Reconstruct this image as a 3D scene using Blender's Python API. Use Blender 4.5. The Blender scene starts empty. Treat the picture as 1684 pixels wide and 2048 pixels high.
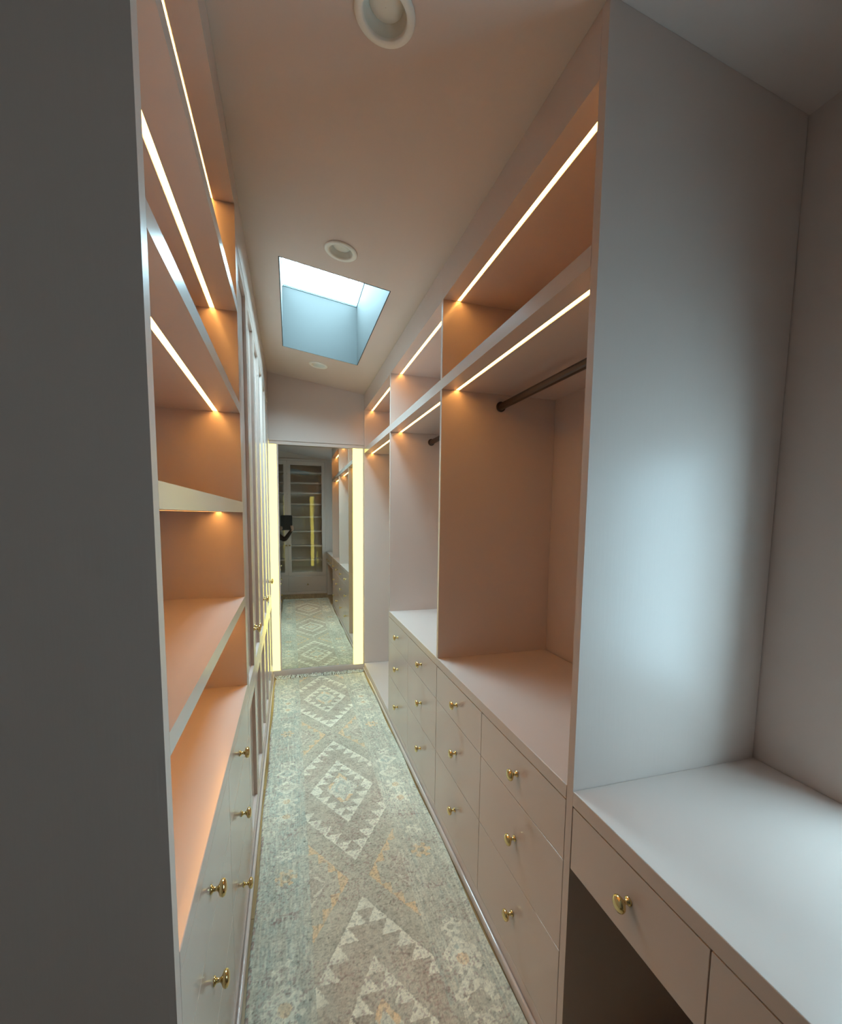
import bpy, bmesh, math, random
import numpy as np
from mathutils import Vector, Matrix, Euler

random.seed(7)
scene = bpy.context.scene
COL = scene.collection

# ------------------------------------------------------------------ camera
W_PX, H_PX = 1684, 2048
EYE = 1.645
F_PX, PP = 895.76, (849.55, 1119.49)
YAW, PITCH, ROLL = 0.2913, -0.0975, 0.0125
cam_d = bpy.data.cameras.new('camera')
cam = bpy.data.objects.new('camera', cam_d)
COL.objects.link(cam)
cam_d.sensor_fit = 'VERTICAL'
cam_d.sensor_height = 24.0
cam_d.lens = 24.0 * F_PX / H_PX
cam_d.shift_x = (W_PX / 2 - PP[0]) / H_PX
cam_d.shift_y = (PP[1] - H_PX / 2) / H_PX
cam_d.clip_start = 0.03
fw = Vector((math.sin(YAW) * math.cos(PITCH), math.cos(YAW) * math.cos(PITCH), math.sin(PITCH)))
rt = Vector((math.cos(YAW), -math.sin(YAW), 0))
up = rt.cross(fw)
r2 = math.cos(ROLL) * rt + math.sin(ROLL) * up
u2 = -math.sin(ROLL) * rt + math.cos(ROLL) * up
m = Matrix((r2, u2, -fw)).transposed().to_4x4()
m.translation = Vector((0, 0, EYE))
cam.matrix_world = m
scene.camera = cam

# ------------------------------------------------------------------ world / exposure
world = bpy.data.worlds.new('overcast_sky')
scene.world = world
world.use_nodes = True
bg = world.node_tree.nodes['Background']
bg.inputs[0].default_value = (0.55, 0.84, 1.0, 1)
bg.inputs[1].default_value = 23.0
scene.view_settings.view_transform = 'Standard'
scene.view_settings.look = 'None'
scene.view_settings.gamma = 1.0
scene.view_settings.use_curve_mapping = False
scene.view_settings.exposure = 1.1
cy = scene.cycles
cy.max_bounces = 7; cy.diffuse_bounces = 4; cy.glossy_bounces = 3; cy.transparent_max_bounces = 8
cy.caustics_reflective = False; cy.caustics_refractive = False
cy.use_adaptive_sampling = True; cy.adaptive_threshold = 0.1; cy.adaptive_min_samples = 20
cy.sample_clamp_indirect = 6.0

LED_STRENGTH = 10.0
TUBE_STRENGTH = 1.7
LED_COLOR = (1.0, 0.46, 0.11)
TUBE_COLOR = (1.0, 0.83, 0.17)

# ------------------------------------------------------------------ layout constants (metres)
XR, XL, XB, XW = 0.729, -0.193, 1.373, 1.387
XWL = -0.85                      # left wall
LB = -0.80                       # back of the left shelves
Y0, Y0T, Y1, Y2, D = 0.991, 1.019, 2.185, 3.385, 4.636
YB = -0.50                       # wall behind the camera
YM = 4.662                       # mirror glass
ZC = 0.901                       # worktops
YL0, YL0T, YL1 = 0.750, 0.7805, 2.036
PT = 0.012                       # half partition thickness
SOF_R, SOF_L = 2.695, 2.862
SKX0, SKX1, SKY0, SKY1 = -0.034, 0.546, 2.56, 3.84

def cz(x):
    return 2.85 - 0.145 * (x - 0.74)

# portals: let the sky in through the two real openings
def portal(name, loc, rot, sx, sy):
    l = bpy.data.lights.new(name, 'AREA')
    l.shape = 'RECTANGLE'; l.size = sx; l.size_y = sy
    l.cycles.is_portal = True
    o = bpy.data.objects.new(name, l); COL.objects.link(o)
    o.location = loc; o.rotation_euler = rot
    return o
WY0, WY1, WZ0, WZ1 = 0.27, 0.72, 0.96, 1.92
portal('sky_portal_roof', ((SKX0 + SKX1) / 2, (SKY0 + SKY1) / 2, cz(0.256) + 0.47), (0, math.atan(0.145), 0), SKX1 - SKX0, SKY1 - SKY0)
portal('sky_portal_window', (XW + 0.115, (WY0 + WY1) / 2, (WZ0 + WZ1) / 2), (0, math.radians(90), 0), WZ1 - WZ0, WY1 - WY0)

# ------------------------------------------------------------------ materials
def nodes_of(m):
    m.use_nodes = True
    nt = m.node_tree
    return nt, nt.nodes, nt.links, nt.nodes['Principled BSDF']

def paint(name, col, rough=0.4, spec=0.5, bump=0.02, scale=60, stretch=(1, 1, 1), coat=0.0, var=0.03):
    m = bpy.data.materials.new(name)
    nt, N, L, p = nodes_of(m)
    p.inputs['Roughness'].default_value = rough
    p.inputs['Specular IOR Level'].default_value = spec
    p.inputs['Coat Weight'].default_value = coat
    p.inputs['Coat Roughness'].default_value = 0.06
    tc = N.new('ShaderNodeTexCoord'); mp = N.new('ShaderNodeMapping')
    mp.inputs['Scale'].default_value = stretch
    L.new(tc.outputs['Object'], mp.inputs['Vector'])
    n = N.new('ShaderNodeTexNoise'); n.inputs['Scale'].default_value = scale; n.inputs['Detail'].default_value = 3
    L.new(mp.outputs[0], n.inputs['Vector'])
    n2 = N.new('ShaderNodeTexNoise'); n2.inputs['Scale'].default_value = 2.5; n2.inputs['Detail'].default_value = 2
    L.new(mp.outputs[0], n2.inputs['Vector'])
    mx = N.new('ShaderNodeMix'); mx.data_type = 'RGBA'
    c2 = tuple(c * (1 - var * 2) for c in col)
    mx.inputs[6].default_value = (*col, 1); mx.inputs[7].default_value = (*c2, 1)
    L.new(n2.outputs['Fac'], mx.inputs[0])
    L.new(mx.outputs[2], p.inputs['Base Color'])
    if bump:
        b = N.new('ShaderNodeBump'); b.inputs['Strength'].default_value = bump; b.inputs['Distance'].default_value = 0.01
        L.new(n.outputs['Fac'], b.inputs['Height']); L.new(b.outputs[0], p.inputs['Normal'])
    return m

def emit(name, col, strength):
    m = bpy.data.materials.new(name)
    nt, N, L, p = nodes_of(m)
    p.inputs['Base Color'].default_value = (0.12, 0.11, 0.08, 1)
    p.inputs['Specular IOR Level'].default_value = 0.1
    p.inputs['Emission Color'].default_value = (*col, 1)
    p.inputs['Emission Strength'].default_value = strength
    return m

def metal(name, col, rough):
    m = bpy.data.materials.new(name)
    nt, N, L, p = nodes_of(m)
    p.inputs['Base Color'].default_value = (*col, 1)
    p.inputs['Metallic'].default_value = 1
    p.inputs['Roughness'].default_value = rough
    n = N.new('ShaderNodeTexNoise'); n.inputs['Scale'].default_value = 90
    mr = N.new('ShaderNodeMapRange'); mr.inputs[3].default_value = rough * 0.8; mr.inputs[4].default_value = rough * 1.3
    L.new(n.outputs['Fac'], mr.inputs[0]); L.new(mr.outputs[0], p.inputs['Roughness'])
    return m

def glass(name, tint=(0.95, 0.98, 0.97), ior=1.5):
    m = bpy.data.materials.new(name); m.use_nodes = True
    nt = m.node_tree; N = nt.nodes; L = nt.links
    for n in list(N): N.remove(n)
    out = N.new('ShaderNodeOutputMaterial'); mix = N.new('ShaderNodeMixShader')
    tr = N.new('ShaderNodeBsdfTransparent'); gl = N.new('ShaderNodeBsdfGlossy'); fr = N.new('ShaderNodeLayerWeight')
    tr.inputs[0].default_value = (*tint, 1); gl.inputs['Roughness'].default_value = 0.01
    fr.inputs[0].default_value = 0.5
    pw = N.new('ShaderNodeMath'); pw.operation = 'POWER'; pw.inputs[1].default_value = 5
    mr = N.new('ShaderNodeMapRange'); f0 = ((ior - 1) / (ior + 1)) ** 2; mr.inputs[3].default_value = f0; mr.inputs[4].default_value = 1.0
    L.new(fr.outputs['Facing'], pw.inputs[0]); L.new(pw.outputs[0], mr.inputs[0])
    nz = N.new('ShaderNodeTexNoise'); nz.inputs['Scale'].default_value = 1.6
    bp = N.new('ShaderNodeBump'); bp.inputs['Strength'].default_value = 0.02; bp.inputs['Distance'].default_value = 0.05
    L.new(nz.outputs['Fac'], bp.inputs['Height']); L.new(bp.outputs[0], gl.inputs['Normal'])
    L.new(mr.outputs[0], mix.inputs[0]); L.new(tr.outputs[0], mix.inputs[1]); L.new(gl.outputs[0], mix.inputs[2])
    L.new(mix.outputs[0], out.inputs[0])
    return m

PINK = (0.68, 0.565, 0.51)
M_LAC = paint('pink_lacquer', PINK, 0.14, 0.5, 0.004, 8)
M_BODY = paint('pink_cabinet_paint', PINK, 0.2, 0.5, 0.004, 12)
M_PANEL = paint('pink_rolled_paint', PINK, 0.34, 0.36, 0.03, 90, stretch=(1, 1, 0.08))
M_GLOSS = paint('pink_gloss_trim', PINK, 0.07, 0.9, 0.0)
M_WALL = paint('pink_wall_paint', PINK, 0.6, 0.4, 0.03, 120)
M_CEIL = paint('pink_ceiling_paint', PINK, 0.65, 0.3, 0.03, 150)
M_SHAFT = paint('darkened_shaft_paint', (0.058, 0.060, 0.059), 0.7, 0.15, 0.02, 120)  # colour darkened well below real paint so the strong sky doesn't wash it out
M_WHITE = paint('white_paint', (0.72, 0.73, 0.73), 0.5, 0.4, 0.02, 120)
M_TRIM = paint('white_metal_trim', (0.85, 0.83, 0.77), 0.4, 0.5, 0.0)
M_BAF = paint('pale_baffle', (0.74, 0.75, 0.68), 0.45, 0.5, 0.0)
M_LED = emit('warm_led', LED_COLOR, LED_STRENGTH)
M_TUBE = emit('warm_light_panel', TUBE_COLOR, TUBE_STRENGTH)
M_BRASS = metal('brass', (0.78, 0.62, 0.30), 0.16)
M_BRONZE = paint('dark_bronze', (0.045, 0.026, 0.016), 0.42, 0.5, 0.02, 200)
M_MIRROR = metal('mirror_silver', (0.80, 0.83, 0.76), 0.012)
M_GLASS = glass('window_glass')
M_TINT = glass('dimming_window_glass', (0.555, 0.57, 0.57))  # tint added to cut the daylight reaching the desk and end panel
M_CGLASS = glass('cabinet_glass', (0.98, 0.985, 0.975), 1.75)
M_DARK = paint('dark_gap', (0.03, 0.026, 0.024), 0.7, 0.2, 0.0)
M_TABLET = paint('black_case', (0.012, 0.012, 0.013), 0.5, 0.4, 0.02, 300)

# ------------------------------------------------------------------ mesh helpers
def wloc(o):
    v = Vector((0, 0, 0))
    while o is not None:
        v += o.location; o = o.parent
    return v

def link(name, me, mat, parent=None, smooth=False):
    """me holds world coordinates; shift into the parent's frame"""
    o = bpy.data.objects.new(name, me); COL.objects.link(o)
    if mat is not None and not me.materials: me.materials.append(mat)
    if parent is not None:
        me.transform(Matrix.Translation(-wloc(parent))); o.parent = parent
    if smooth:
        for p in me.polygons: p.use_smooth = True
    return o

def bm_box(bm, x0, x1, y0, y1, z0, z1, bev=0.0):
    r = bmesh.ops.create_cube(bm, size=1)
    vs = r['verts']
    for v in vs:
        v.co = Vector(((x0 + x1) / 2 + v.co.x * (x1 - x0), (y0 + y1) / 2 + v.co.y * (y1 - y0), (z0 + z1) / 2 + v.co.z * (z1 - z0)))
    if bev:
        es = set()
        for v in vs: es.update(v.link_edges)
        bmesh.ops.bevel(bm, geom=list(es), offset=bev, segments=2, affect='EDGES', profile=0.5)

def to_mesh(bm, name):
    bmesh.ops.recalc_face_normals(bm, faces=bm.faces)
    me = bpy.data.meshes.new(name); bm.to_mesh(me); bm.free(); return me

def box(name, x0, x1, y0, y1, z0, z1, mat, parent=None, bev=0.0015):
    bm = bmesh.new(); bm_box(bm, x0, x1, y0, y1, z0, z1, bev)
    return link(name, to_mesh(bm, name), mat, parent)

def boxes(name, lst, mat, parent=None, bev=0.0015):
    bm = bmesh.new()
    for b in lst: bm_box(bm, *b, bev)
    return link(name, to_mesh(bm, name), mat, parent)

def bm_prism(bm, poly, y0, y1):
    a = [bm.verts.new((x, y0, z)) for x, z in poly]; b = [bm.verts.new((x, y1, z)) for x, z in poly]
    bm.faces.new(a); bm.faces.new(list(reversed(b)))
    n = len(poly)
    for i in range(n):
        bm.faces.new((a[i], b[i], b[(i + 1) % n], a[(i + 1) % n]))

def prism(name, poly, y0, y1, mat, parent=None):
    bm = bmesh.new(); bm_prism(bm, poly, y0, y1)
    return link(name, to_mesh(bm, name), mat, parent)

def bm_lathe(bm, prof, axis='z', n=28, origin=(0, 0, 0), close=True):
    rings = []
    o = Vector(origin)
    for r, h in prof:
        ring = []
        for i in range(n):
            a = 2 * math.pi * i / n
            c, s = r * math.cos(a), r * math.sin(a)
            p = {'z': (c, s, h), 'x': (h, c, s), 'y': (c, h, s)}[axis]
            ring.append(bm.verts.new(o + Vector(p)))
        rings.append(ring)
    for k in range(len(rings) - 1):
        for i in range(n):
            j = (i + 1) % n
            bm.faces.new((rings[k][i], rings[k][j], rings[k + 1][j], rings[k + 1][i]))
    if close:
        bm.faces.new(rings[0]); bm.faces.new(list(reversed(rings[-1])))

def lathe(name, prof, mat, parent=None, axis='z', n=28, origin=(0, 0, 0), smooth=True, close=True):
    bm = bmesh.new(); bm_lathe(bm, prof, axis, n, origin, close)
    return link(name, to_mesh(bm, name), mat, parent, smooth)

def thing(name, label, cat, loc=(0, 0, 0), group=None):
    o = bpy.data.objects.new(name, None); COL.objects.link(o)
    o.location = loc; o.empty_display_size = 0.1
    o['label'] = label; o['category'] = cat
    if group: o['group'] = group
    return o

def tag(o, label, cat, group=None):
    o['label'] = label; o['category'] = cat
    if group: o['group'] = group
    return o

def struct(o, label, cat):
    o['kind'] = 'structure'; o['label'] = label; o['category'] = cat
    return o

# ------------------------------------------------------------------ structure
def floor_material(k):
    m = bpy.data.materials.new('oak_plank'); nt, N, L, p = nodes_of(m)
    tc = N.new('ShaderNodeTexCoord'); mp = N.new('ShaderNodeMapping'); mp.inputs['Scale'].default_value = (18, 1.2, 18)
    oi = N.new('ShaderNodeObjectInfo')
    ad = N.new('ShaderNodeVectorMath'); ad.operation = 'ADD'
    cb = N.new('ShaderNodeCombineXYZ'); ml = N.new('ShaderNodeMath'); ml.operation = 'MULTIPLY'; ml.inputs[1].default_value = 37
    L.new(oi.outputs['Random'], ml.inputs[0]); L.new(ml.outputs[0], cb.inputs[1])
    L.new(tc.outputs['Object'], ad.inputs[0]); L.new(cb.outputs[0], ad.inputs[1]); L.new(ad.outputs[0], mp.inputs[0])
    n = N.new('ShaderNodeTexNoise'); n.inputs['Scale'].default_value = 2; n.inputs['Detail'].default_value = 5; n.inputs['Distortion'].default_value = 0.6
    L.new(mp.outputs[0], n.inputs['Vector'])
    cr = N.new('ShaderNodeValToRGB')
    cr.color_ramp.elements[0].color = (0.23, 0.125, 0.045, 1); cr.color_ramp.elements[1].color = (0.48, 0.30, 0.12, 1)
    cr.color_ramp.elements[0].position = 0.3; cr.color_ramp.elements[1].position = 0.7
    L.new(n.outputs['Fac'], cr.inputs[0])
    hs = N.new('ShaderNodeHueSaturation'); mr = N.new('ShaderNodeMapRange'); mr.inputs[3].default_value = 0.75; mr.inputs[4].default_value = 1.15
    L.new(oi.outputs['Random'], mr.inputs[0]); L.new(mr.outputs[0], hs.inputs['Value']); L.new(cr.outputs[0], hs.inputs['Color'])
    L.new(hs.outputs[0], p.inputs['Base Color']); p.inputs['Roughness'].default_value = 0.35
    return m
M_OAK = floor_material(0)
fl = box('floor', XWL - 0.1, XW + 0.2, YB - 0.45, D + 0.2, -0.12, -0.008, M_DARK, None, 0)
struct(fl, 'oak board floor under the patterned runner rug', 'floor')
random.seed(3)
PW = 0.118
_pm = {}
def plank(x, y0, y1):
    L_ = round(y1 - y0, 3)
    if L_ not in _pm:
        bm = bmesh.new(); bm_box(bm, 0, PW - 0.0015, 0.0008, L_ - 0.0008, -0.012, 0.0, 0.0008)
        me = to_mesh(bm, 'plank'); me.materials.append(M_OAK); _pm[L_] = me
    o = bpy.data.objects.new('plank', _pm[L_]); COL.objects.link(o); o.parent = fl; o.location = (x, y0, 0)
x = XWL
while x < XW:
    lo, hi = (YB, D) if XL - PW < x < XR + 0.02 else ((YB, 0.99) if x > 0 else (YB, 0.75))
    y = lo
    first = random.choice([0.3, 0.5, 0.7])
    while y < hi - 1e-6:
        e = min(hi, y + (first if y == lo else random.choice([0.7, 0.9, 1.1])))
        if hi - e < 0.15: e = hi
        plank(x, y, e); y = e
    x += PW

# ceiling slab with the skylight opening (sloping down to the right)
bm = bmesh.new()
def slab(bm, x0, x1, y0, y1):
    bm_prism(bm, [(x0, cz(x0)), (x1, cz(x1)), (x1, cz(x1) + 0.12), (x0, cz(x0) + 0.12)], y0, y1)
S = 0.005
slab(bm, XWL - 0.1, XW + 0.2, YB - 0.45, D + 0.2)
ceil = link('ceiling', to_mesh(bm, 'ceiling'), M_CEIL)
struct(ceil, 'sloping dusty pink ceiling with a skylight opening', 'ceiling')
bm = bmesh.new()
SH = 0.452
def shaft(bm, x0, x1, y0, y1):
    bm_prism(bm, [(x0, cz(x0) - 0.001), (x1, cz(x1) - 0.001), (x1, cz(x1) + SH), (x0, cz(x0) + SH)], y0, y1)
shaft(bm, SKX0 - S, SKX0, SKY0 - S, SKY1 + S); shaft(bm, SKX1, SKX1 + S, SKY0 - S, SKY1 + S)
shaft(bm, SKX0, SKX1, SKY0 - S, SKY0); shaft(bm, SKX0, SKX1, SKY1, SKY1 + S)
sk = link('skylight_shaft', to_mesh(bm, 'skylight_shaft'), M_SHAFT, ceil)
sk['label'] = 'painted shaft of the skylight, colour darkened against the bright sky'
# skylight window on top of the shaft
w1 = bpy.data.objects.new('window_1', None); COL.objects.link(w1); w1.location = ((SKX0 + SKX1) / 2, (SKY0 + SKY1) / 2, cz(0.256) + SH)
struct(w1, 'rectangular skylight window set in the sloping ceiling', 'skylight')
def slant(name, lst, mat, h0, h1, parent):
    bm = bmesh.new()
    for x0, x1, y0, y1 in lst:
        bm_prism(bm, [(x0, cz(x0) + h0), (x1, cz(x1) + h0), (x1, cz(x1) + h1), (x0, cz(x0) + h1)], y0, y1)
    return link(name, to_mesh(bm, name), mat, parent)
fr = slant('frame', [(SKX0 - 0.03, SKX0 + 0.004, SKY0 - S, SKY1 + S), (SKX1 - 0.004, SKX1 + S, SKY0 - S, SKY1 + S),
                (SKX0 + 0.004, SKX1 - 0.004, SKY0 - S, SKY0 + 0.004), (SKX0 + 0.004, SKX1 - 0.004, SKY1 - 0.008, SKY1 + S)], M_WHITE, SH + 0.008, SH + 0.03, w1)
slant('gasket', [(SKX0 - 0.03, SKX0 + 0.002, SKY0 - S, SKY1 + S), (SKX1 - 0.004, SKX1 + S, SKY0 - S, SKY1 + S),
                (SKX0 + 0.004, SKX1 - 0.004, SKY0 - S, SKY0 + 0.004), (SKX0 + 0.004, SKX1 - 0.004, SKY1 - 0.004, SKY1 + S)],
      paint('grey_gasket', (0.12, 0.16, 0.18), 0.6, 0.3, 0), SH, SH + 0.008, w1)
slant('pane', [(SKX0 - 0.01, SKX1 + 0.01, SKY0 - 0.01, SKY1 + 0.01)], M_GLASS, SH + 0.032, SH + 0.036, w1)
lx, ly = 0.40, 3.10
slant('latch', [(lx - 0.006, lx + 0.006, ly - 0.03, ly)], paint('grey_latch', (0.35, 0.36, 0.34), 0.4), SH + 0.018, SH + 0.031, w1)

# walls
def wall(name, x0, x1, y0, y1, z0, z1, label):
    o = box(name, x0, x1, y0, y1, z0, z1, M_WALL, None, 0)
    return struct(o, label, 'wall')
TOP = 3.15
wall('wall_far', XWL, XW + 0.1, D + 0.064, D + 0.2, 0, TOP, 'pink wall at the far end behind the mirror')
wall('wall_left', XWL - 0.1, XWL, YB - 0.45, D + 0.2, 0, TOP, 'pink wall on the left behind the shelves')
o = boxes('wall_right', [(XW, XW + 0.1, YB - 0.45, WY0, 0, TOP), (XW, XW + 0.1, WY1, D + 0.2, 0, TOP), (XW, XW + 0.1, WY0, WY1, 0, WZ0), (XW, XW + 0.1, WY0, WY1, WZ1, TOP)], M_WALL, None, 0)
struct(o, 'pink wall on the right above the desk with a window in it', 'wall')
BCX0, BCX1, BCT = -0.83, 0.757, 2.835
o = boxes('wall_back', [(BCX1, XW, YB - 0.12, YB, 0, TOP), (BCX0 - 0.02, BCX1, YB - 0.12, YB, BCT, TOP), (XWL, BCX0, YB - 0.12, YB, 0, BCT), (XWL, XW, YB - 0.45, YB - 0.40, 0, TOP)], M_WALL, None, 0)
struct(o, 'pink wall behind the camera holding the glazed cabinet', 'wall')
# fascia above the mirror
o = prism('trim_1', [(XL - 0.02, 2.362), (XR, 2.362), (XR, cz(XR)), (XL - 0.02, cz(XL - 0.02))], D, D + 0.06, M_WALL)
struct(o, 'pink fascia board above the far mirror', 'trim')
o = box('trim_2', XL + 0.002, XR - 0.002, D - 0.008, D + 0.06, 2.314 + 0.036, 2.361, M_BODY)
struct(o, 'thin pink moulding along the top of the mirror', 'trim')
# window over the desk (lights the desk; just out of frame)
w2 = bpy.data.objects.new('window_2', None); COL.objects.link(w2); w2.location = (XW, (WY0 + WY1) / 2, WZ0)
struct(w2, 'white framed window in the right wall above the desk', 'window')
t = 0.045
WX0, WX1 = XW + 0.03, XW + 0.075
boxes('frame', [(WX0, WX1, WY0, WY0 + t, WZ0, WZ1), (WX0, WX1, WY1 - t, WY1, WZ0, WZ1), (WX0, WX1, WY0 + t, WY1 - t, WZ0, WZ0 + t), (WX0, WX1, WY0 + t, WY1 - t, WZ1 - t, WZ1)], M_WHITE, w2)
ymid = (WY0 + WY1) / 2
box('mullion', WX0, WX1, ymid - 0.02, ymid + 0.02, WZ0 + t, WZ1 - t, M_WHITE, w2)
box('pane', XW + 0.05, XW + 0.054, WY0 + t, ymid - 0.02, WZ0 + t, WZ1 - t, M_TINT, w2, 0)
box('pane', XW + 0.05, XW + 0.054, ymid + 0.02, WY1 - t, WZ0 + t, WZ1 - t, M_TINT, w2, 0)
# plinth strips along both rows of cabinets
def nosing(name, xa, xb, y0, y1, label, h=0.036):
    bm = bmesh.new(); bm_box(bm, xa, xb, y0, y1, 0, h, 0.0065)
    o = link(name, to_mesh(bm, name), M_GLOSS, None, True)
    return struct(o, label, 'baseboard')
nosing('baseboard_right', XR - 0.014, XR, Y0, D, 'narrow pink plinth strip along the right cabinets')
nosing('baseboard_left', XL, XL + 0.014, YL0, D, 'narrow pink plinth strip along the left cabinets')

# ------------------------------------------------------------------ knobs
def knob_mesh():
    bm = bmesh.new()
    prof = [(0.0105, 0.0), (0.0108, 0.0025), (0.0085, 0.0045), (0.0055, 0.007), (0.0048, 0.012), (0.0058, 0.016),
            (0.0095, 0.0185), (0.0150, 0.0205), (0.0185, 0.0235), (0.0195, 0.0275), (0.0180, 0.0315), (0.0125, 0.0345), (0.006, 0.0358), (0.0008, 0.0362)]
    bm_lathe(bm, prof, 'x', 24)
    me = to_mesh(bm, 'knob'); me.materials.append(M_BRASS)
    for p in me.polygons: p.use_smooth = True
    return me
KNOB = knob_mesh()
def knob(parent, loc, face, s=1.0):
    """face: direction the knob points to"""
    o = bpy.data.objects.new('knob', KNOB); COL.objects.link(o); o.parent = parent
    o.location = Vector(loc) - wloc(parent)
    o.rotation_euler = (0, 0, {'+x': 0, '-x': math.pi, '+y': math.pi / 2}[face])
    o.scale = (s, s, s)
    o['label'] = 'round brass knob'
    return o

ZROW = [(0.676, 0.8555, 0.770), (0.391, 0.6735, 0.534), (0.080, 0.3885, 0.250)]
def drawer_unit(label, xf, side, y0, y1, ncol, group, depth=0.55, knob_dy=0.0):
    """side +1: faces +x (left row), -1: faces -x (right row)"""
    t = thing('drawer_cabinet', label, 'drawers', (xf, (y0 + y1) / 2, 0), group)
    xi = xf - side * 0.019; xb = xf - side * depth
    box('carcass', min(xi, xb), max(xi, xb), y0, y1, 0.0, 0.858, M_BODY, t)
    xk = xf - side * 0.0005
    box('kick_panel', min(xf, xi), max(xf, xi), y0, y1, 0.0, 0.077, M_LAC, t)
    w = (y1 - y0) / ncol
    for c in range(ncol):
        for (za, zb, zk) in ZROW:
            a, b = y0 + c * w + 0.0015, y0 + (c + 1) * w - 0.0015
            d = box('drawer', min(xf, xi + side * 0.001), max(xf, xi + side * 0.001), a, b, za, zb, M_LAC, t, 0.001)
            knob(d, (xf, (a + b) / 2 + knob_dy, zk), '+x' if side > 0 else '-x')
    return t

# ------------------------------------------------------------------ right row
g = 'lacquered drawer cabinets under the right worktop'
drawer_unit('pink drawer cabinet under the right worktop, nearest to the desk', XR, -1, Y0T + 0.001, Y1 - 0.001, 2, g, knob_dy=-0.01)
drawer_unit('pink drawer cabinet under the right worktop, farther one beside the low platform', XR, -1, Y1 + 0.001, Y2 + PT - 0.001, 2, g, knob_dy=-0.015)
wt = box('worktop', XR - 0.001, XB - 0.001, Y0T + 0.0005, Y2 - PT - 0.0005 + 2 * PT, 0.859, ZC, M_BODY, None, 0.002)
tag(wt, 'long pink worktop over the drawers in the right row', 'worktop')

ZMT, ZMB = 2.321, 2.271
def grooved(bm, xa, xb, y0, y1, z0, z1, xl, w=0.018, d=0.004):
    """board with a shallow groove in its underside for the strip"""
    lo, hi = min(xa, xb), max(xa, xb)
    poly = [(lo, z0), (xl - w / 2, z0), (xl - w / 2, z0 + d), (xl + w / 2, z0 + d), (xl + w / 2, z0), (hi, z0), (hi, z1), (lo, z1)]
    bm_prism(bm, poly, y0, y1)
def gshelf(name, xa, xb, y0, y1, z0, z1, xl, mat, parent):
    bm = bmesh.new(); grooved(bm, xa, xb, y0, y1, z0, z1, xl)
    return link(name, to_mesh(bm, name), mat, parent)
def led(parent, x, y0, y1, z, w=0.016):
    o = box('light_strip', x - w / 2, x + w / 2, y0, y1, z + 0.0028, z + 0.0045, M_LED, parent, 0)
    o['label'] = 'glowing warm light strip'
    return o

def wardrobe(label, ya, yb, near_panel, far_panel, rail, zfloor):
    t = thing('open_wardrobe', label, 'wardrobe', ((XR + XB) / 2, (ya + yb) / 2, zfloor), 'open wardrobe bays in the right row')
    ia, ib = ya, yb
    if near_panel:
        ia = Y0T
    if far_panel == 'partition':
        ib = yb - PT
        box('partition', XR, XB, yb - PT, yb + PT, zfloor, ZMB, M_BODY, t, 0.001)
        box('partition', XR, XB, yb - PT, yb + PT, ZMT, SOF_R, M_BODY, t, 0.001)
    else:
        ib = yb - 0.02
        box('side_panel', XR, XB, yb - 0.02, yb, zfloor, SOF_R, M_BODY, t, 0.001)
    if not near_panel: ia = ya + PT
    s0 = Y0T if near_panel else ya + PT + 0.0003
    s1 = yb + PT if far_panel == 'partition' else ib
    box('back_panel', XB, XW - 0.002, ia, ib, zfloor, SOF_R, M_BODY, t, 0)
    gshelf('shelf', XR - 0.001, XB, s0, s1, ZMB, ZMT, 0.809, M_BODY, t)
    xx = XW - 0.003
    e1 = yb if far_panel != 'partition' else yb + PT
    prism('soffit', [(XR, SOF_R), (0.80, SOF_R), (0.80, SOF_R + 0.004), (0.818, SOF_R + 0.004), (0.818, SOF_R), (xx, SOF_R), (xx, cz(xx) - 0.001), (XR, cz(XR) - 0.001)], s0, e1, M_BODY, t)
    led(t, 0.809, ia + 0.004, ib - 0.002, SOF_R)
    led(t, 0.809, ia + 0.004, ib - 0.002, ZMB)
    if rail:
        a = box('hanging_rail', 1.05 - 0.013, 1.05 + 0.013, ia, ib, 2.21 - 0.018, 2.21 + 0.018, M_BRONZE, t, 0.011)
        for yy in (ia, ib - 0.012):
            lathe('rail_flange', [(0.024, yy), (0.026, yy + 0.004), (0.026, yy + 0.008), (0.022, yy + 0.012)], M_BRONZE, a, 'y', 24, (1.05, 0, 2.21))
        a['label'] = 'dark bronze hanging rail'
    return t, ia, ib
ep = prism('end_panel', [(XR, 0), (XW - 0.003, 0), (XW - 0.003, cz(XW - 0.003) - 0.001), (XR, cz(XR) - 0.001)], Y0, Y0T - 0.0005, M_PANEL)
tag(ep, 'tall smooth pink end panel between the desk and the wardrobe bays', 'panel')
wardrobe('open pink wardrobe bay with a hanging rail, nearest to the desk', Y0, Y1, True, 'partition', True, ZC)
wardrobe('open pink wardrobe bay with a hanging rail, the middle of three', Y1, Y2, False, 'partition', True, ZC)
tC, ia, ib = wardrobe('open pink wardrobe bay reaching down to a low platform beside the mirror', Y2, D, False, 'side', False, 0.082)
box('platform', XR, XB, Y2 + PT, D - 0.0, 0.0, 0.081, M_BODY, tC, 0.001)
box('divider', XR, XB, Y2 + PT + 0.0005, Y2 + PT + 0.004, 0.082, ZC, M_LAC, tC, 0)

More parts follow.
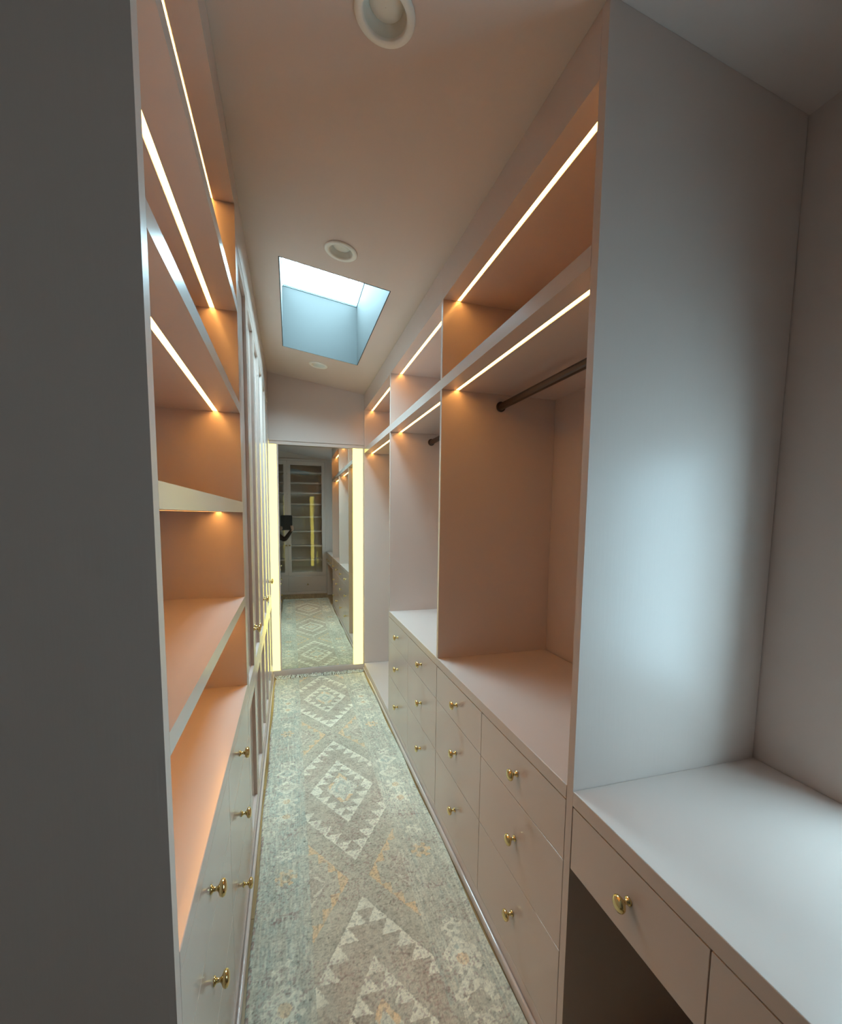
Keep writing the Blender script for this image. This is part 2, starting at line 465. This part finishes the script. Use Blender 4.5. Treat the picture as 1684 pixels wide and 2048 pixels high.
# ------------------------------------------------------------------ desk in the window alcove
dk = thing('built_in_desk', 'pink built-in desk with drawers below the window on the right', 'desk', (XR + 0.3, 0.25, 0))
box('desk_top', XR - 0.001, XW - 0.002, YB + 0.024, Y0 - 0.001, 0.8585, ZC, M_BODY, dk, 0.002)
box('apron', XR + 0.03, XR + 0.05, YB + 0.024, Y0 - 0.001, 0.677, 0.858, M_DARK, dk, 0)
dy = [(Y0 - 0.004, 0.5675), (0.5645, 0.143), (0.140, -0.282)]
for b, a in dy:
    d = box('drawer', XR, XR + 0.02, a, b, 0.676, 0.8545, M_LAC, dk, 0.001)
    knob(d, (XR, (a + b) / 2 - 0.008, 0.772), '-x')
box('side_panel', XR, XW - 0.004, YB + 0.024, -0.285, 0.0, 0.858, M_BODY, dk, 0.001)

# ------------------------------------------------------------------ left row: open shelves over drawers
su = thing('shelf_unit', 'tall pink open shelf unit with warm light strips on the left', 'shelves', (-0.5, (YL0 + YL1) / 2, ZC))
prism('side_panel', [(XL, 0), (LB - 0.04, 0), (LB - 0.04, cz(LB - 0.04) - 0.001), (XL, cz(XL) - 0.001)], YL0, YL0T, M_PANEL, su)
prism('side_panel', [(XL, 0), (LB, 0), (LB, cz(LB) - 0.001), (XL, cz(XL) - 0.001)], YL1, YL1 + 0.022, M_BODY, su)
box('back_panel', LB - 0.02, LB, YL0T, YL1, ZC, SOF_L, M_BODY, su, 0)
prism('soffit', [(XL, SOF_L), (-0.269, SOF_L), (-0.269, SOF_L + 0.004), (-0.287, SOF_L + 0.004), (-0.287, SOF_L), (LB, SOF_L), (LB, cz(LB) - 0.001), (XL, cz(XL) - 0.001)], YL0T, YL1, M_BODY, su)
LSH = [(1.251, 1.291), (1.6505, 1.694), (2.0565, 2.097), (2.456, 2.499)]
for a, b in LSH:
    gshelf('shelf', LB, XL, YL0T + 0.0005, YL1 - 0.0005, a, b, -0.285, M_BODY, su)
    led(su, -0.285, YL0T + 0.004, YL1 - 0.003, a)
led(su, -0.2798, YL0T + 0.004, YL1 - 0.003, SOF_L)
wl = box('worktop', LB, XL + 0.001, YL0T + 0.0005, YL1 - 0.0005, 0.859, ZC, M_BODY, None, 0.002)
tag(wl, 'pink worktop lit by a warm strip below the left shelves', 'worktop')
drawer_unit('glossy pink drawer cabinet under the left open shelves', XL, 1, YL0T + 0.001, YL1 - 0.001, 2, 'drawer cabinets in the left row', knob_dy=-0.03)

# tall cupboards with framed doors
ya = YL1 + 0.023
cw = (D - 0.002 - ya) / 3
lab = ['tall pink cupboard with framed doors, right after the open shelves on the left', 'tall pink cupboard with framed doors, the middle of three on the left', 'tall pink cupboard with framed doors on the left, beside the mirror']
def frame_door(parent, y0, y1, z0, z1, kn=None, st=0.058):
    xf, xi = XL, XL - 0.022
    d = boxes('door', [(xi, xf, y0, y0 + st, z0, z1), (xi, xf, y1 - st, y1, z0, z1), (xi, xf, y0 + st, y1 - st, z0, z0 + st), (xi, xf, y0 + st, y1 - st, z1 - st, z1)], M_LAC, parent, 0)
    box('panel', xi + 0.001, xi + 0.007, y0 + st - 0.003, y1 - st + 0.003, z0 + st - 0.003, z1 - st + 0.003, M_LAC, d, 0)
    if kn is not None: knob(d, (xf, kn, 1.045), '+x')
    return d
for i in range(3):
    a, b = ya + i * cw, ya + (i + 1) * cw - 0.001
    t = thing('tall_cupboard', lab[i], 'cupboard', (-0.5, (a + b) / 2, 0), 'tall cupboards in the left row')
    box('carcass', LB, XL - 0.023, a, b, 0.0, 2.745, M_BODY, t, 0)
    prism('fascia', [(XL, 2.747), (LB, 2.747), (LB, cz(LB) - 0.001), (XL, cz(XL) - 0.001)], a, b, M_BODY, t)
    box('kick_panel', XL - 0.022, XL, a, b, 0, 0.087, M_LAC, t, 0.001)
    mid = (a + b) / 2
    frame_door(t, a + 0.001, mid - 0.0015, 0.803, 2.744, mid - 0.03)
    frame_door(t, mid + 0.0015, b - 0.001, 0.803, 2.744, mid + 0.03)
    frame_door(t, a + 0.001, mid - 0.0015, 0.090, 0.800)
    frame_door(t, mid + 0.0015, b - 0.001, 0.090, 0.800)

# ------------------------------------------------------------------ mirror with light panels
mr = thing('wall_mirror', 'tall mirror flanked by two glowing light panels at the far end', 'mirror', (0.26, D, 0))
GX0, GX1, GZ0, GZ1 = -0.106, 0.617, 0.076, 2.316
TL = (XL - 0.022, -0.121); TRr = (0.620, 0.717)
boxes('frame', [(XL + 0.001, XR - 0.001, D, D + 0.06, 0.0, 0.068), (XL + 0.001, XR - 0.001, D, D + 0.06, 2.3165, 2.349),
                (TL[1], GX0, D, D + 0.06, 0.068, 2.3165), (TRr[1], XR - 0.001, D, D + 0.06, 0.068, 2.3165)], M_LAC, mr, 0.001)
gm = box('glass', GX0, GX1, YM - 0.003, YM + 0.004, GZ0 - 0.008, GZ1 + 0.0, M_MIRROR, mr, 0)
gm.location = Vector((0, 0, 0))
# the glass leans back a hair
for v in gm.data.vertices:
    v.co.y += (v.co.z - 1.2) * 0.0045
gm['label'] = 'silvered mirror glass'
for tx in (TL, TRr):
    o = box('light_panel', tx[0], tx[1], D + 0.003, D + 0.05, 0.0685, 2.3475, M_TUBE, mr, 0)
    o['label'] = 'glowing frosted light panel'

# ------------------------------------------------------------------ downlights
DL = [(0.252, 1.255, 'round white recessed ceiling light nearest to the camera'), (0.256, 2.335, 'round white recessed ceiling light just before the skylight'), (0.25, 4.08, 'round white recessed ceiling light beyond the skylight')]
M_LENS = paint('frosted_lens', (0.78, 0.76, 0.68), 0.35, 0.5, 0)
bm = bmesh.new()
bm_box(bm, SKX0 - S, SKX1 + S, SKY0 - S, SKY1 + S, 2.5, 3.5)
for x, y, l in DL:
    bm_lathe(bm, [(0.062, cz(x) - 0.04), (0.062, cz(x) + 0.08)], 'z', 48, (x, y, 0))
cut = bpy.data.objects.new('cut', to_mesh(bm, 'cut')); COL.objects.link(cut)
md = ceil.modifiers.new('cut', 'BOOLEAN'); md.object = cut; md.operation = 'DIFFERENCE'; md.solver = 'EXACT'
dg = bpy.context.evaluated_depsgraph_get()
me = bpy.data.meshes.new_from_object(ceil.evaluated_get(dg))
ceil.modifiers.clear(); ceil.data = me
bpy.data.objects.remove(cut)
for x, y, l in DL:
    t = thing('ceiling_downlight', l, 'ceiling light', (x, y, cz(x)), 'recessed ceiling lights')
    t.rotation_euler = (0, math.atan(0.145), 0)
    def sub(name, prof, mat):
        bm = bmesh.new(); bm_lathe(bm, prof, 'z', 48, close=False)
        me = to_mesh(bm, name); me.materials.append(mat)
        o = bpy.data.objects.new(name, me); COL.objects.link(o); o.parent = t
        for p in me.polygons: p.use_smooth = True
        return o
    sub('trim_ring', [(0.079, -0.0005), (0.079, -0.004), (0.076, -0.007), (0.060, -0.008), (0.057, -0.006), (0.056, -0.001)], M_TRIM)
    sub('baffle', [(0.0565, -0.003), (0.0555, 0.002), (0.052, 0.012), (0.046, 0.020), (0.044, 0.024)], M_BAF)
    sub('lens', [(0.0445, 0.024), (0.040, 0.019), (0.025, 0.015), (0.0008, 0.014)], M_LENS)

# ------------------------------------------------------------------ runner rug
RX0, RX1, RY0, RY1, RC = -0.168, 0.712, 0.28, 4.548, 0.272
def rug_colours(X, Y):
    rng = np.random.default_rng(5)
    def vnoise(sx, sy, seed):
        r = np.random.default_rng(seed)
        gx = (X - RX0) / sx; gy = (Y - RY0) / sy
        nx, ny = int(gx.max()) + 3, int(gy.max()) + 3
        t = r.random((nx, ny)); ix = np.floor(gx).astype(int); iy = np.floor(gy).astype(int)
        fx = gx - ix; fy = gy - iy; fx = fx * fx * (3 - 2 * fx); fy = fy * fy * (3 - 2 * fy)
        return (t[ix, iy] * (1 - fx) * (1 - fy) + t[ix + 1, iy] * fx * (1 - fy) + t[ix, iy + 1] * (1 - fx) * fy + t[ix + 1, iy + 1] * fx * fy)
    A = lambda *c: np.array([((v / 255.0) ** 2.2) for v in c])
    cream, grey, taupe, blue, maroon, peach, dark = A(244, 241, 226), A(206, 200, 184), A(194, 182, 168), A(194, 201, 192), A(160, 122, 120), A(240, 208, 166), A(128, 122, 114)
    jx = (vnoise(0.012, 0.012, 1) - 0.5) * 0.006; jy = (vnoise(0.012, 0.012, 2) - 0.5) * 0.006
    u = np.abs(X - RC + jx); Yj = Y + jy
    P = 1.392
    k = np.round((3.975 - Yj) / P)
    v0 = 3.975 - k * P
    dv = Yj - v0; av = np.abs(dv)
    C = np.zeros(X.shape + (3,))
    def put(mask, col, a=1.0):
        aa = np.broadcast_to(mask * a, X.shape)[..., None]
        C[:] = C * (1 - aa) + col * aa
    one = np.ones_like(X)
    put(one, grey)
    mot = vnoise(0.03, 0.03, 3)
    put((mot > 0.55), taupe, 0.5)
    q = u / 0.187 + av / 0.314
    q2 = u / 0.200 + av / 0.314
    panel = u < 0.216
    # field inside the big diamond
    put(panel & (q2 < 1.88), taupe, 0.75)
    put(panel & (q < 1.0), grey, 0.9)
    # bands of the crossing
    put(panel & (q2 >= 1.88), grey * 0.93, 0.9)
    # side half-diamonds at the crossings
    vx = v0 + np.where(dv >= 0, 1, -1) * P / 2
    ax = np.abs(Yj - vx)
    side = panel & (ax / 0.262 < (u - 0.045) / 0.165)
    put(side, grey, 1.0)
    ws = (u - 0.045) - ax * 0.165 / 0.262
    put(side & (ws < 0.042 * (1 - np.mod(ax * 15.5, 1.0)) + 0.004), np.array(peach), 0.8)
    put(side & (ws > 0.085), taupe, 0.8)
    put(side & (ws > 0.10) & (ws < 0.10 + 0.03 * np.mod(ax * 18, 1.0)), cream, 0.6)
    # serrated white edges
    w1 = (1.0 - q) * 0.187
    put(panel & (w1 > 0) & (w1 < 0.072 * (1 - np.mod(av * 15.9, 1.0)) + 0.004), cream)
    put(panel & (q > 0.50) & (w1 > 0.072 * (1 - np.mod(av * 15.9, 1.0)) + 0.004), taupe * 0.92, 0.6)
    w2 = (1.88 - q2) * 0.200
    put(panel & (w2 > 0) & (w2 < 0.078 * (1 - np.mod(av * 15.0 + 0.15, 1.0)) + 0.004), cream)
    put(panel & (w2 > -0.008) & (w2 < 0.0), dark, 0.25)
    # heart of the diamond
    put(panel & (q < 0.50), cream * 0.90, 0.9)
    put(panel & (q < 0.53) & (q > 0.40) & (vnoise(0.05, 0.05, 9) > 0.5), peach, 0.8)
    put(panel & (np.abs(q - 0.22) < 0.05), blue, 0.8)
    # borders
    bor = u >= 0.216
    put(bor, blue * 0.55 + grey * 0.45)
    ab = vnoise(0.004, 0.35, 11)
    put(bor & (X < RC), blue, 0.6); put(bor & (X > RC), grey * 1.04, 0.45); put(bor & (ab > 0.6), blue * 0.86, 0.6); put(bor & (ab < 0.3), cream * 0.85, 0.35)
    put(bor & (vnoise(0.01, 0.22, 12) > 0.62), grey * 0.9, 0.5)
    bu = u - 0.318
    def star(yc, r, col, core=None, spikes=8, ring=False):
        dx = bu; dyy = Yj - yc
        rr = np.hypot(dx, dyy); th = np.arctan2(dyy, dx)
        lim = r * (0.80 + 0.20 * np.sign(np.cos(spikes * th)))
        m = bor & (rr < lim)
        put(m, col, 0.85)
        if ring is not False: put(bor & (rr < r * 0.55), ring, 0.8)
        if core is not None: put(bor & (rr < r * 0.35), core, 0.7)
    def diamond(yc, rx, ry, col, fill=None):
        qq = np.abs(bu) / rx + np.abs(Yj - yc) / ry
        put(bor & (qq < 1), col, 0.75)
        if fill is not None: put(bor & (qq < 0.62), fill, 0.8); put(bor & (qq < 0.22), col, 0.6)
    for kk in range(-1, 4):
        o = kk * P
        for (yy, f) in [(2.825, 'do'), (2.677, 'dc'), (2.535, 'sc'), (2.402, 'sc'), (2.245, 'sm'), (2.115, 'sw'), (1.972, 'sp'), (1.76, 'sm'), (1.541, 'sw')]:
            y = yy + o
            if f == 'do': diamond(y, 0.072, 0.068, cream, blue * 0.95)
            if f == 'dc': diamond(y, 0.078, 0.072, cream, grey)
            if f == 'sc': star(y, 0.062, cream * 0.95, peach * 0.9)
            if f == 'sw': star(y, 0.042, cream, grey * 0.8, 6)
            if f == 'sp': star(y, 0.048, peach, dark, 6)
            if f == 'sm': put(bor & (np.abs(bu) < 0.055) & (np.abs(Yj - y) < 0.02) & (vnoise(0.008, 0.008, 31) > 0.5), maroon, 0.6)
    for (y, big) in ((1.405, 1), (1.25, 2), (1.05, 1)):
        star(y, 0.07, cream, peach if big == 1 else None, 9, grey * 0.85 if big == 2 else False)
    # wear, flecks
    fl1 = vnoise(0.006, 0.006, 21); fl2 = vnoise(0.010, 0.010, 22); big = vnoise(0.16, 0.16, 23)
    notcream = C[..., 0] < cream[0] * 0.9
    put(notcream & (fl1 > 0.80), dark, 0.28)
    put(notcream & (fl2 > 0.80) & (big > 0.45), maroon, 0.38)
    put(notcream & (fl2 < 0.2), cream, 0.28)
    put((fl1 * vnoise(0.013, 0.009, 24) > 0.66), dark * 0.6, 0.5)
    put(bor & (X < RC) & (np.abs(X - RX0) < 0.012) & (fl2 > 0.45), maroon, 0.7)
    put((np.abs(X - RX1) < 0.03) & (fl1 > 0.4), cream, 0.5)
    wear = np.clip((vnoise(0.05, 0.05, 51) * 0.6 + vnoise(0.014, 0.014, 52) * 0.6) - 0.42, 0, 1) * 1.5
    put(one > 0, (grey * 0.55 + cream * 0.25 + taupe * 0.2), np.clip(wear, 0, 0.62) * np.where(C[..., 0] > 0.75, 0.55, 1.0))
    put((vnoise(0.007, 0.007, 53) > 0.74) & (vnoise(0.11, 0.11, 54) > 0.45), maroon, 0.42)
    put((vnoise(0.008, 0.005, 55) > 0.76), dark, 0.32)
    put(bor & (vnoise(0.005, 0.03, 56) > 0.70), cream, 0.35)
    f3 = vnoise(0.0045, 0.0045, 41); f4 = vnoise(0.02, 0.02, 42); f5 = vnoise(0.009, 0.05, 43)
    C *= (0.80 + 0.22 * f3 + 0.12 * f4 + 0.06 * f5)[..., None]
    curl = np.abs(np.sin((vnoise(0.035, 0.035, 44) * 9.0 + vnoise(0.012, 0.012, 45) * 3.0)))
    C *= np.where(panel & (C[..., 0] < 0.62), 0.90 + 0.16 * curl, 1.0)[..., None]
    C *= (0.90 + 0.2 * vnoise(0.25, 0.35, 25))[..., None]
    C *= (0.92 + 0.16 * rng.random(X.shape))[..., None]
    C *= np.array([1.03, 0.995, 0.92])
    return C

nx, ny = 265, 1230
gx = np.linspace(RX0, RX1, nx); gy = np.linspace(RY0, RY1, ny)
GXm, GYm = np.meshgrid(gx, gy, indexing='ij')
cols = rug_colours(GXm, GYm)
r_ = np.random.default_rng(2)
edge = 0.004 * np.sin(GYm * 7.0) * ((np.abs(GXm - RC) / 0.44) ** 6)
Zm = 0.007 + 0.0012 * r_.random(GXm.shape)
Zm[0, :] = Zm[-1, :] = 0.001; Zm[:, 0] = Zm[:, -1] = 0.001
co = np.stack([GXm + edge, GYm, Zm], -1).reshape(-1, 3)
idx = np.arange(nx * ny).reshape(nx, ny)
quads = np.stack([idx[:-1, :-1], idx[1:, :-1], idx[1:, 1:], idx[:-1, 1:]], -1).reshape(-1, 4)
me = bpy.data.meshes.new('woven_field')
me.vertices.add(len(co)); me.vertices.foreach_set('co', co.astype(np.float32).ravel())
me.loops.add(quads.size); me.loops.foreach_set('vertex_index', quads.astype(np.int32).ravel())
me.polygons.add(len(quads)); me.polygons.foreach_set('loop_start', np.arange(0, quads.size, 4, dtype=np.int32))
me.update(calc_edges=True)
at = me.color_attributes.new('dye', 'FLOAT_COLOR', 'POINT')
at.data.foreach_set('color', np.concatenate([cols.reshape(-1, 3), np.ones((nx * ny, 1))], 1).astype(np.float32).ravel())
M_RUG = bpy.data.materials.new('woven_wool'); nt, N, L, p = nodes_of(M_RUG)
va = N.new('ShaderNodeVertexColor'); va.layer_name = 'dye'
gn = N.new('ShaderNodeHueSaturation'); gn.inputs["Saturation"].default_value = 1.0; gn.inputs["Value"].default_value = 1.0
gm_ = N.new('ShaderNodeGamma'); gm_.inputs[1].default_value = 1.0; L.new(va.outputs[0], gm_.inputs[0]); L.new(gm_.outputs[0], gn.inputs['Color']); L.new(gn.outputs[0], p.inputs['Base Color'])
p.inputs['Roughness'].default_value = 0.95; p.inputs['Specular IOR Level'].default_value = 0.1
wv = N.new('ShaderNodeTexNoise'); wv.inputs['Scale'].default_value = 260
bp = N.new('ShaderNodeBump'); bp.inputs['Strength'].default_value = 0.5; bp.inputs['Distance'].default_value = 0.003
L.new(wv.outputs['Fac'], bp.inputs['Height']); L.new(bp.outputs[0], p.inputs['Normal'])
rug = thing('runner_rug', 'long faded kilim runner rug with pale diamonds along the corridor floor', 'rug', (RC, 2.4, 0.0))
link('woven_field', me, M_RUG, rug)
M_FR = paint('cream_wool', (0.72, 0.69, 0.58), 0.9, 0.1, 0)
def fringe(y0, sgn, n):
    bm = bmesh.new()
    for i in range(n):
        x = RX0 + 0.01 + (RX1 - RX0 - 0.02) * (i + random.random() * 0.8) / n
        a = random.uniform(-0.9, 0.9); ln = random.uniform(0.04, 0.085)
        pts = []
        for s in range(6):
            f = s / 5
            pts.append(Vector((min(max(x + math.sin(a + f * random.uniform(-0.6, 0.6)) * ln * f * 0.9, RX0), RX1), y0 + sgn * ln * f * (0.6 + 0.4 * math.cos(a)), 0.004 + 0.020 * math.sin(f * 2.6) * random.random() + 0.003)))
        w = 0.0028
        prev = None
        for q in pts:
            ring = [bm.verts.new(q + Vector(d)) for d in ((-w, 0, -w), (w, 0, -w), (w, 0, w), (-w, 0, w))]
            if prev:
                for j in range(4): bm.faces.new((prev[j], prev[(j + 1) % 4], ring[(j + 1) % 4], ring[j]))
            prev = ring
    o = link('fringe', to_mesh(bm, 'fringe'), M_FR, rug); o['kind'] = 'stuff'; o['label'] = 'cream knotted fringe'
fringe(RY1, 1, 130); fringe(RY0, -1, 130)

# ------------------------------------------------------------------ glazed cabinet behind the camera (seen in the mirror)
dc = thing('display_cabinet', 'tall glazed cabinet with shelves and drawers, seen in the mirror', 'cabinet', (-0.03, YB - 0.2, 0))
x0, x1, yb_, yf = BCX0 + 0.001, BCX1 - 0.001, YB - 0.398, YB + 0.0
boxes('carcass', [(x0, x1, yb_, yb_ + 0.015, 0, BCT - 0.002), (x0, x0 + 0.02, yb_ + 0.015, yf - 0.001, 0, BCT - 0.002), (x1 - 0.02, x1, yb_ + 0.015, yf - 0.001, 0, BCT - 0.002),
                  (x0 + 0.02, x1 - 0.02, yb_ + 0.015, yf - 0.001, BCT - 0.03, BCT - 0.002), (x0 + 0.02, x1 - 0.02, yb_ + 0.015, yf - 0.001, 0.39, 0.41), (x0 + 0.02, x1 - 0.02, yb_ + 0.015, yf - 0.001, 0.0, 0.05)], M_BODY, dc, 0)
cxm = -0.057
boxes('face_frame', [(x0, x0 + 0.045, yf, yf + 0.02, 0, BCT), (0.708, x1, yf, yf + 0.02, 0, BCT), (x0 + 0.045, 0.708, yf, yf + 0.02, 2.795, BCT), (x0 + 0.045, 0.708, yf, yf + 0.02, 0, 0.058),
                     (x0 + 0.045, 0.708, yf, yf + 0.02, 0.386, 0.402)], M_BODY, dc, 0.001)
for z in (2.56, 2.345, 2.136, 1.906, 1.640, 1.335, 1.028, 0.728):
    box('shelf', x0 + 0.021, x1 - 0.021, yb_ + 0.016, yf - 0.006, z - 0.014, z + 0.014, M_BODY, dc, 0.001)
for (a, b, kx) in ((cxm + 0.0015, 0.706, cxm + 0.034), (x0 + 0.047, cxm - 0.0015, cxm - 0.034)):
    st = 0.066
    d = boxes('door', [(a, a + st, yf, yf + 0.022, 0.404, 2.793), (b - st, b, yf, yf + 0.022, 0.404, 2.793), (a + st, b - st, yf, yf + 0.022, 0.404, 0.47), (a + st, b - st, yf, yf + 0.022, 2.71, 2.793)], M_LAC, dc, 0.001)
    pn = box('pane', a + st - 0.004, b - st + 0.004, yf + 0.008, yf + 0.012, 0.466, 2.714, M_CGLASS, d, 0)
    knob(d, (kx, yf + 0.022, 1.04), '+y', 0.8)
    d2 = box('drawer', a, b, yf, yf + 0.021, 0.061, 0.384, M_LAC, dc, 0.001)
    knob(d2, ((a + b) / 2 + (0.007 if a > -0.1 else 0), yf + 0.021, 0.21), '+y', 0.8)

# ------------------------------------------------------------------ tablet and the person holding it (seen in the mirror)
tb = thing('tablet', 'large dark tablet held up for the photo, seen in the mirror', 'tablet', (-0.078, -0.009, 1.37))
bm = bmesh.new(); bm_box(bm, -0.190, 0.035, -0.0135, -0.0045, 1.372, 1.668)
bmesh.ops.bevel(bm, geom=[e for e in bm.edges if abs(e.verts[0].co.y - e.verts[1].co.y) > 0.005], offset=0.014, segments=5, affect='EDGES')
link('case', to_mesh(bm, 'case'), M_TABLET, tb)
box('screen', -0.182, 0.027, -0.0143, -0.0136, 1.380, 1.660, paint('dark_screen', (0.02, 0.02, 0.025), 0.08, 0.5, 0), tb, 0)
lathe('camera_lens', [(0.011, -0.0046), (0.011, -0.0036), (0.008, -0.0034)], paint('lens_glass', (0.01, 0.01, 0.02), 0.05, 0.6, 0), tb, 'y', 24, (0.0, 0, 1.645))

def skin_body():
    V = []; R = []; E_ = []
    def v(co, r, parent=None):
        V.append(co); R.append(r if isinstance(r, tuple) else (r, r)); i = len(V) - 1
        if parent is not None: E_.append((parent, i))
        return i
    pel = v((-0.52, -0.24, 0.92), (0.135, 0.10))
    sp1 = v((-0.52, -0.24, 1.08), (0.115, 0.09), pel)
    ch = v((-0.52, -0.24, 1.24), (0.135, 0.10), sp1)
    nb = v((-0.52, -0.235, 1.38), (0.075, 0.065), ch)
    nk = v((-0.515, -0.225, 1.46), (0.048, 0.048), nb)
    jw = v((-0.51, -0.205, 1.515), (0.058, 0.062), nk)
    hd = v((-0.51, -0.215, 1.585), (0.074, 0.086), jw)
    tp = v((-0.51, -0.225, 1.665), (0.055, 0.066), hd)
    v((-0.505, -0.105, 1.555), (0.010, 0.010), jw)
    for sx in (-1, 1):
        hip = v((-0.52 + sx * 0.085, -0.24, 0.86), (0.085, 0.085), pel)
        kn = v((-0.52 + sx * 0.09, -0.225, 0.49), (0.056, 0.058), hip)
        an = v((-0.52 + sx * 0.09, -0.245, 0.10), (0.038, 0.040), kn)
        v((-0.52 + sx * 0.095, -0.12, 0.034), (0.038, 0.030), an)
    def arm(sh, el, wr, pa, side):
        s = v(sh, 0.062, nb); e = v(el, 0.054, s); w = v(wr, (0.033, 0.030), e); p = v(pa, (0.030, 0.018), w)
        for k in range(4):
            z = pa[2] + 0.030 - 0.020 * k
            ln = (0.9, 1.0, 0.95, 0.78)[k]
            a = v((pa[0] - side * 0.002, pa[1] + 0.014, z), 0.0092, p)
            b = v((pa[0] - side * 0.026 * ln, 0.0065, z + 0.002), 0.0085, a)
            v((pa[0] - side * 0.055 * ln, 0.0050, z + 0.004), 0.0072, b)
        t1 = v((pa[0] - side * 0.014, pa[1] - 0.016, pa[2] + 0.030), 0.0105, p)
        v((pa[0] - side * 0.036, pa[1] - 0.020, pa[2] + 0.050), 0.0090, t1)
    arm((-0.365, -0.225, 1.345), (-0.120, -0.150, 1.165), (0.015, -0.060, 1.365), (0.048, -0.012, 1.420), 1)
    arm((-0.680, -0.225, 1.345), (-0.640, -0.020, 1.120), (-0.262, -0.050, 1.350), (-0.203, -0.012, 1.405), -1)
    me = bpy.data.meshes.new('body'); me.from_pydata(V, E_, []); me.update()
    o = bpy.data.objects.new('body_rig', me); COL.objects.link(o)
    sk_ = o.modifiers.new('skin', 'SKIN'); sk_.use_smooth_shade = True
    for i, d in enumerate(me.skin_vertices[0].data):
        d.radius = R[i]; d.use_root = (i == 0)
    ss = o.modifiers.new('sub', 'SUBSURF'); ss.levels = 2; ss.render_levels = 2
    dg = bpy.context.evaluated_depsgraph_get()
    out = bpy.data.meshes.new_from_object(o.evaluated_get(dg))
    bpy.data.objects.remove(o)
    return out
pm = skin_body()
M_SKIN = paint('skin', (0.52, 0.33, 0.24), 0.5, 0.4, 0.0)
M_KNIT = paint('brown_knit', (0.060, 0.038, 0.026), 0.9, 0.1, 0.2, 300)
M_TROU = paint('dark_trousers', (0.03, 0.03, 0.035), 0.85, 0.2, 0.1, 300)
pm.materials.clear()
for mm in (M_SKIN, M_KNIT, M_TROU): pm.materials.append(mm)
for p in pm.polygons:
    c = p.center
    hand = (c.x > 0.005 and c.z > 1.35) or (-0.262 < c.x < -0.12 and c.z > 1.33 and c.y > -0.08)
    p.material_index = 0 if (hand or c.z > 1.43) else (2 if c.z < 0.93 else 1)
    p.use_smooth = True
person = thing('person', 'person in a dark brown top holding up the tablet, seen in the mirror', 'person', (-0.52, -0.24, 0))
link('body', pm, None, person)
bm = bmesh.new()
bm_lathe(bm, [(0.001, 0.098), (0.040, 0.090), (0.068, 0.062), (0.082, 0.020), (0.084, -0.03), (0.080, -0.09), (0.06, -0.14), (0.03, -0.15)], 'z', 24, (-0.51, -0.245, 1.60))
for v_ in bm.verts:
    v_.co.y = -0.245 + (v_.co.y + 0.245) * (1.0 if v_.co.y < -0.245 else (0.9 if v_.co.z > 1.62 else 0.25))
link('hair', to_mesh(bm, 'hair'), paint('dark_brown_hair', (0.035, 0.022, 0.015), 0.6, 0.4, 0.4, 120, stretch=(1, 1, 0.1)), person, True)
